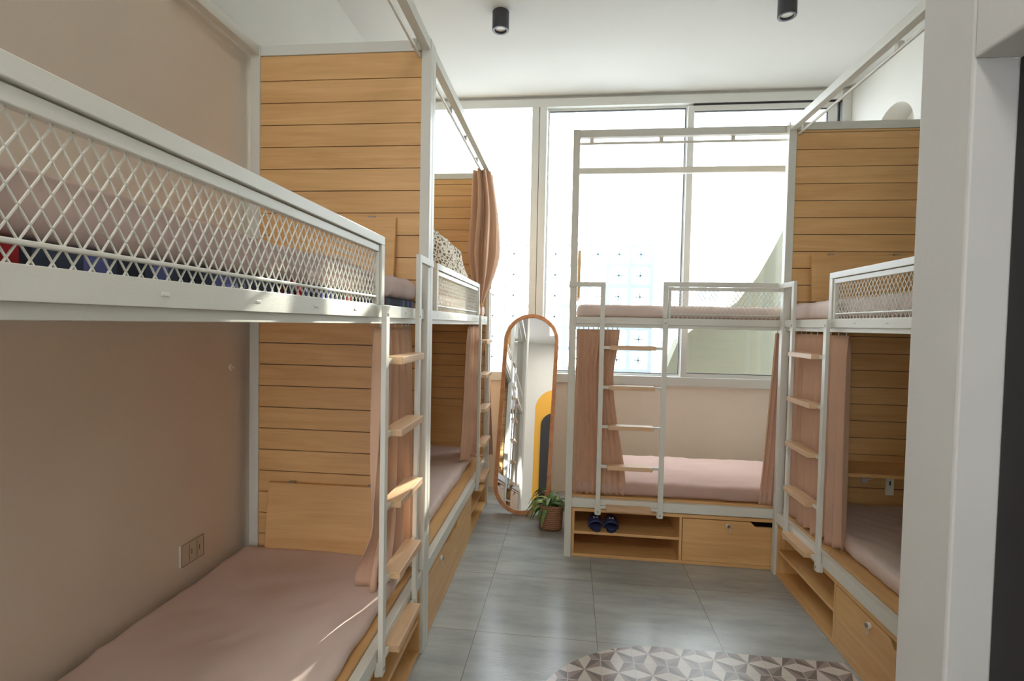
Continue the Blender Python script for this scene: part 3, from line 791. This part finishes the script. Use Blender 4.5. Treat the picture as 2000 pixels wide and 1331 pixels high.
# ------------------------------------------------------------------ downlights
def downlight(x, y, label):
    root = empty('ceiling_spotlight', T(x, y, ZC)); tag(root, label, 'ceiling light', 'black cylinder ceiling lights')
    n = 40
    prof = [(0, 0), (.054, 0), (.056, -.002), (.056, -.118), (.054, -.122), (.040, -.122), (.038, -.118), (.038, -.10), (0, -.10)]
    vs = [(r*math.cos(2*math.pi*t/n), r*math.sin(2*math.pi*t/n), z) for r, z in prof for t in range(n)]
    fs = [(j*n+t, (j+1)*n+t, (j+1)*n+(t+1) % n, j*n+(t+1) % n) for j in range(len(prof)-1) for t in range(n)]
    b = MB(); b.add(vs, fs, 'housing'); o = b.build('housing', root, smooth=True, recalc=True)
    o.modifiers.new('es', 'EDGE_SPLIT')
    l = MB(); l.cyl((0, 0, -.1), (0, 0, -.108), .036, 32, 'lens'); l.build('lens', root)
downlight(-.515, 3.46, 'black cylinder ceiling light at left, above the mirror side')
downlight(1.30, 3.45, 'black cylinder ceiling light at right, above the right bunk post')

# ------------------------------------------------------------------ wall socket and hook on the left wall
ws = MB(); ws.box(-.899, -.889, -.40, -.27, .535, .625, 'plate')
for yy in (-.40, -.272): ws.box(-.8892, -.888, yy, yy+.002, .535, .625, 'socket_line')
for zz in (.535, .623): ws.box(-.8892, -.888, -.40, -.27, zz, zz+.002, 'socket_line')
w_ = tag(ws.build('wall_socket', xf=LM), 'beige double socket plate low on the left wall above the mattress', 'wall socket')
for k, yy in enumerate((-.357, -.312)):
    s_ = MB(); s_.box(-.8892, -.8875, yy, yy+.0015, .545, .615, 'socket_line'); s_.box(-.8892, -.8875, yy+.014, yy+.017, .57, .59, 'socket_line')
    s_.build('socket_module', w_)
hk = MB(); hk.cyl((-.899, -.08, 1.32), (-.887, -.08, 1.32), .016, 20, 'wall_beige'); hk.cyl((-.887, -.08, 1.32), (-.878, -.08, 1.32), .006, 10, 'wall_beige')
tag(hk.build('wall_hook', xf=LM), 'small round beige hook on the left wall beside the wood panel', 'hook')

# ------------------------------------------------------------------ outside
fx = MB(); fx.box(-.27, .27, -1.57, -.43, 3.56, 3.63, 'lens')  # invented fixture for the added fill light
tag(fx.build('fill_light_panel'), 'flat white panel added for the fill light on the ceiling behind the viewer', 'ceiling light')
g = MB(); g.box(-14, 16, YW+.16, 40, -.5, -.3, 'ground'); struct(g.build('ground_outside'))
def screen():
    b = MB(); x0, x1, z0, z1, y = -3.2, 1.0, -.3, 2.6, 6.4; st = .26; t = .045
    nx = int((x1-x0)/st); nz = int((z1-z0)/st)
    for i in range(nx+1): b.box(x0+i*st-t/2, x0+i*st+t/2, y, y+.12, z0, z0+nz*st, 'block')
    for k in range(nz+1): b.box(x0, x0+nx*st, y+.002, y+.118, z0+k*st-t/2, z0+k*st+t/2, 'block')
    for i in range(nx):
        for k in range(nz):
            cx_, cz = x0+(i+.5)*st, z0+(k+.5)*st
            b.box(cx_-.05, cx_+.05, y+.03, y+.09, cz-.008, cz+.008, 'block'); b.box(cx_-.008, cx_+.008, y+.03, y+.09, cz-.05, cz+.05, 'block')
    tag(b.build('breeze_block_screen'), 'pale breeze block screen wall outside, seen behind the mirror', 'screen wall')
screen()
SUN_SLOTS = [(2.05, 8.2, 2.2, .42), (3.73, 8.43, .7, .11), (3.20, 7.75, .9, .12), (3.47, 7.2, 1.0, .10), (4.2, 8.1, .5, .22)]
def building():
    root = empty('apartment_building', T(2.6, 16, -.3)); tag(root, 'bright white apartment block outside the window', 'building')
    # tall end wall, raised to block the sun, with slanted slots added for streaks
    def slot(x, z, l, w_, lean=.35):
        c_, s_ = math.sin(lean), math.cos(lean)
        return [(x-w_/2-c_*l/2, z-s_*l/2), (x+w_/2-c_*l/2, z-s_*l/2), (x+w_/2+c_*l/2, z+s_*l/2), (x-w_/2+c_*l/2, z+s_*l/2)]
    slots = [slot(X-2.6, z+.3, l, w_) for X, z, l, w_ in SUN_SLOTS]
    b = MB(); b.box(-2.4, 7.5, .2, 5, 0, 6.0, 'facade')
    b.prism([(-2.4, 0), (7.5, 0), (7.5, 11.5), (-2.4, 11.5)], 0, .16, slots, 'facade', xf=lambda a, b_, h: (a, h, b_))
    for k in range(6): b.box(-2.5, 5.6, -.12, 0, 1.15+k*1.15, 1.25+k*1.15, 'facade')
    b.build('facade_wall', root, recalc=True)
    rnd = random.Random(3)
    for k in range(6):
        for i in range(7):
            x = -2.0+i*1.05; z = .35+k*1.15; wd = rnd.choice((.35, .5, .6))
            f = MB(); f.box(x, x+wd, -.03, .0, z, z+.42, 'facade_window'); f.box(x+wd*.45, x+wd*.55, -.05, -.03, z, z+.42, 'facade'); f.box(x-.05, x+wd+.05, -.06, 0, z+.42, z+.47, 'facade')
            f.build('window', root)
building()
gw = MB()
poly = [(1.0, -.3), (1.0, 1.1), (1.12, 1.42), (1.30, 1.56), (1.49, 1.66), (1.69, 1.82), (1.88, 2.08), (2.02, 2.35), (2.14, 2.62), (2.3, 2.95), (2.6, 3.3), (3.4, 3.5), (3.4, -.3)]
gw.prism(poly, 5.5, 5.75, mt='garden', xf=lambda a, b_, h: (a, h, b_))
tag(gw.build('garden_wall', recalc=True), 'shaded olive wall with a sloping top outside the right window pane', 'garden wall')
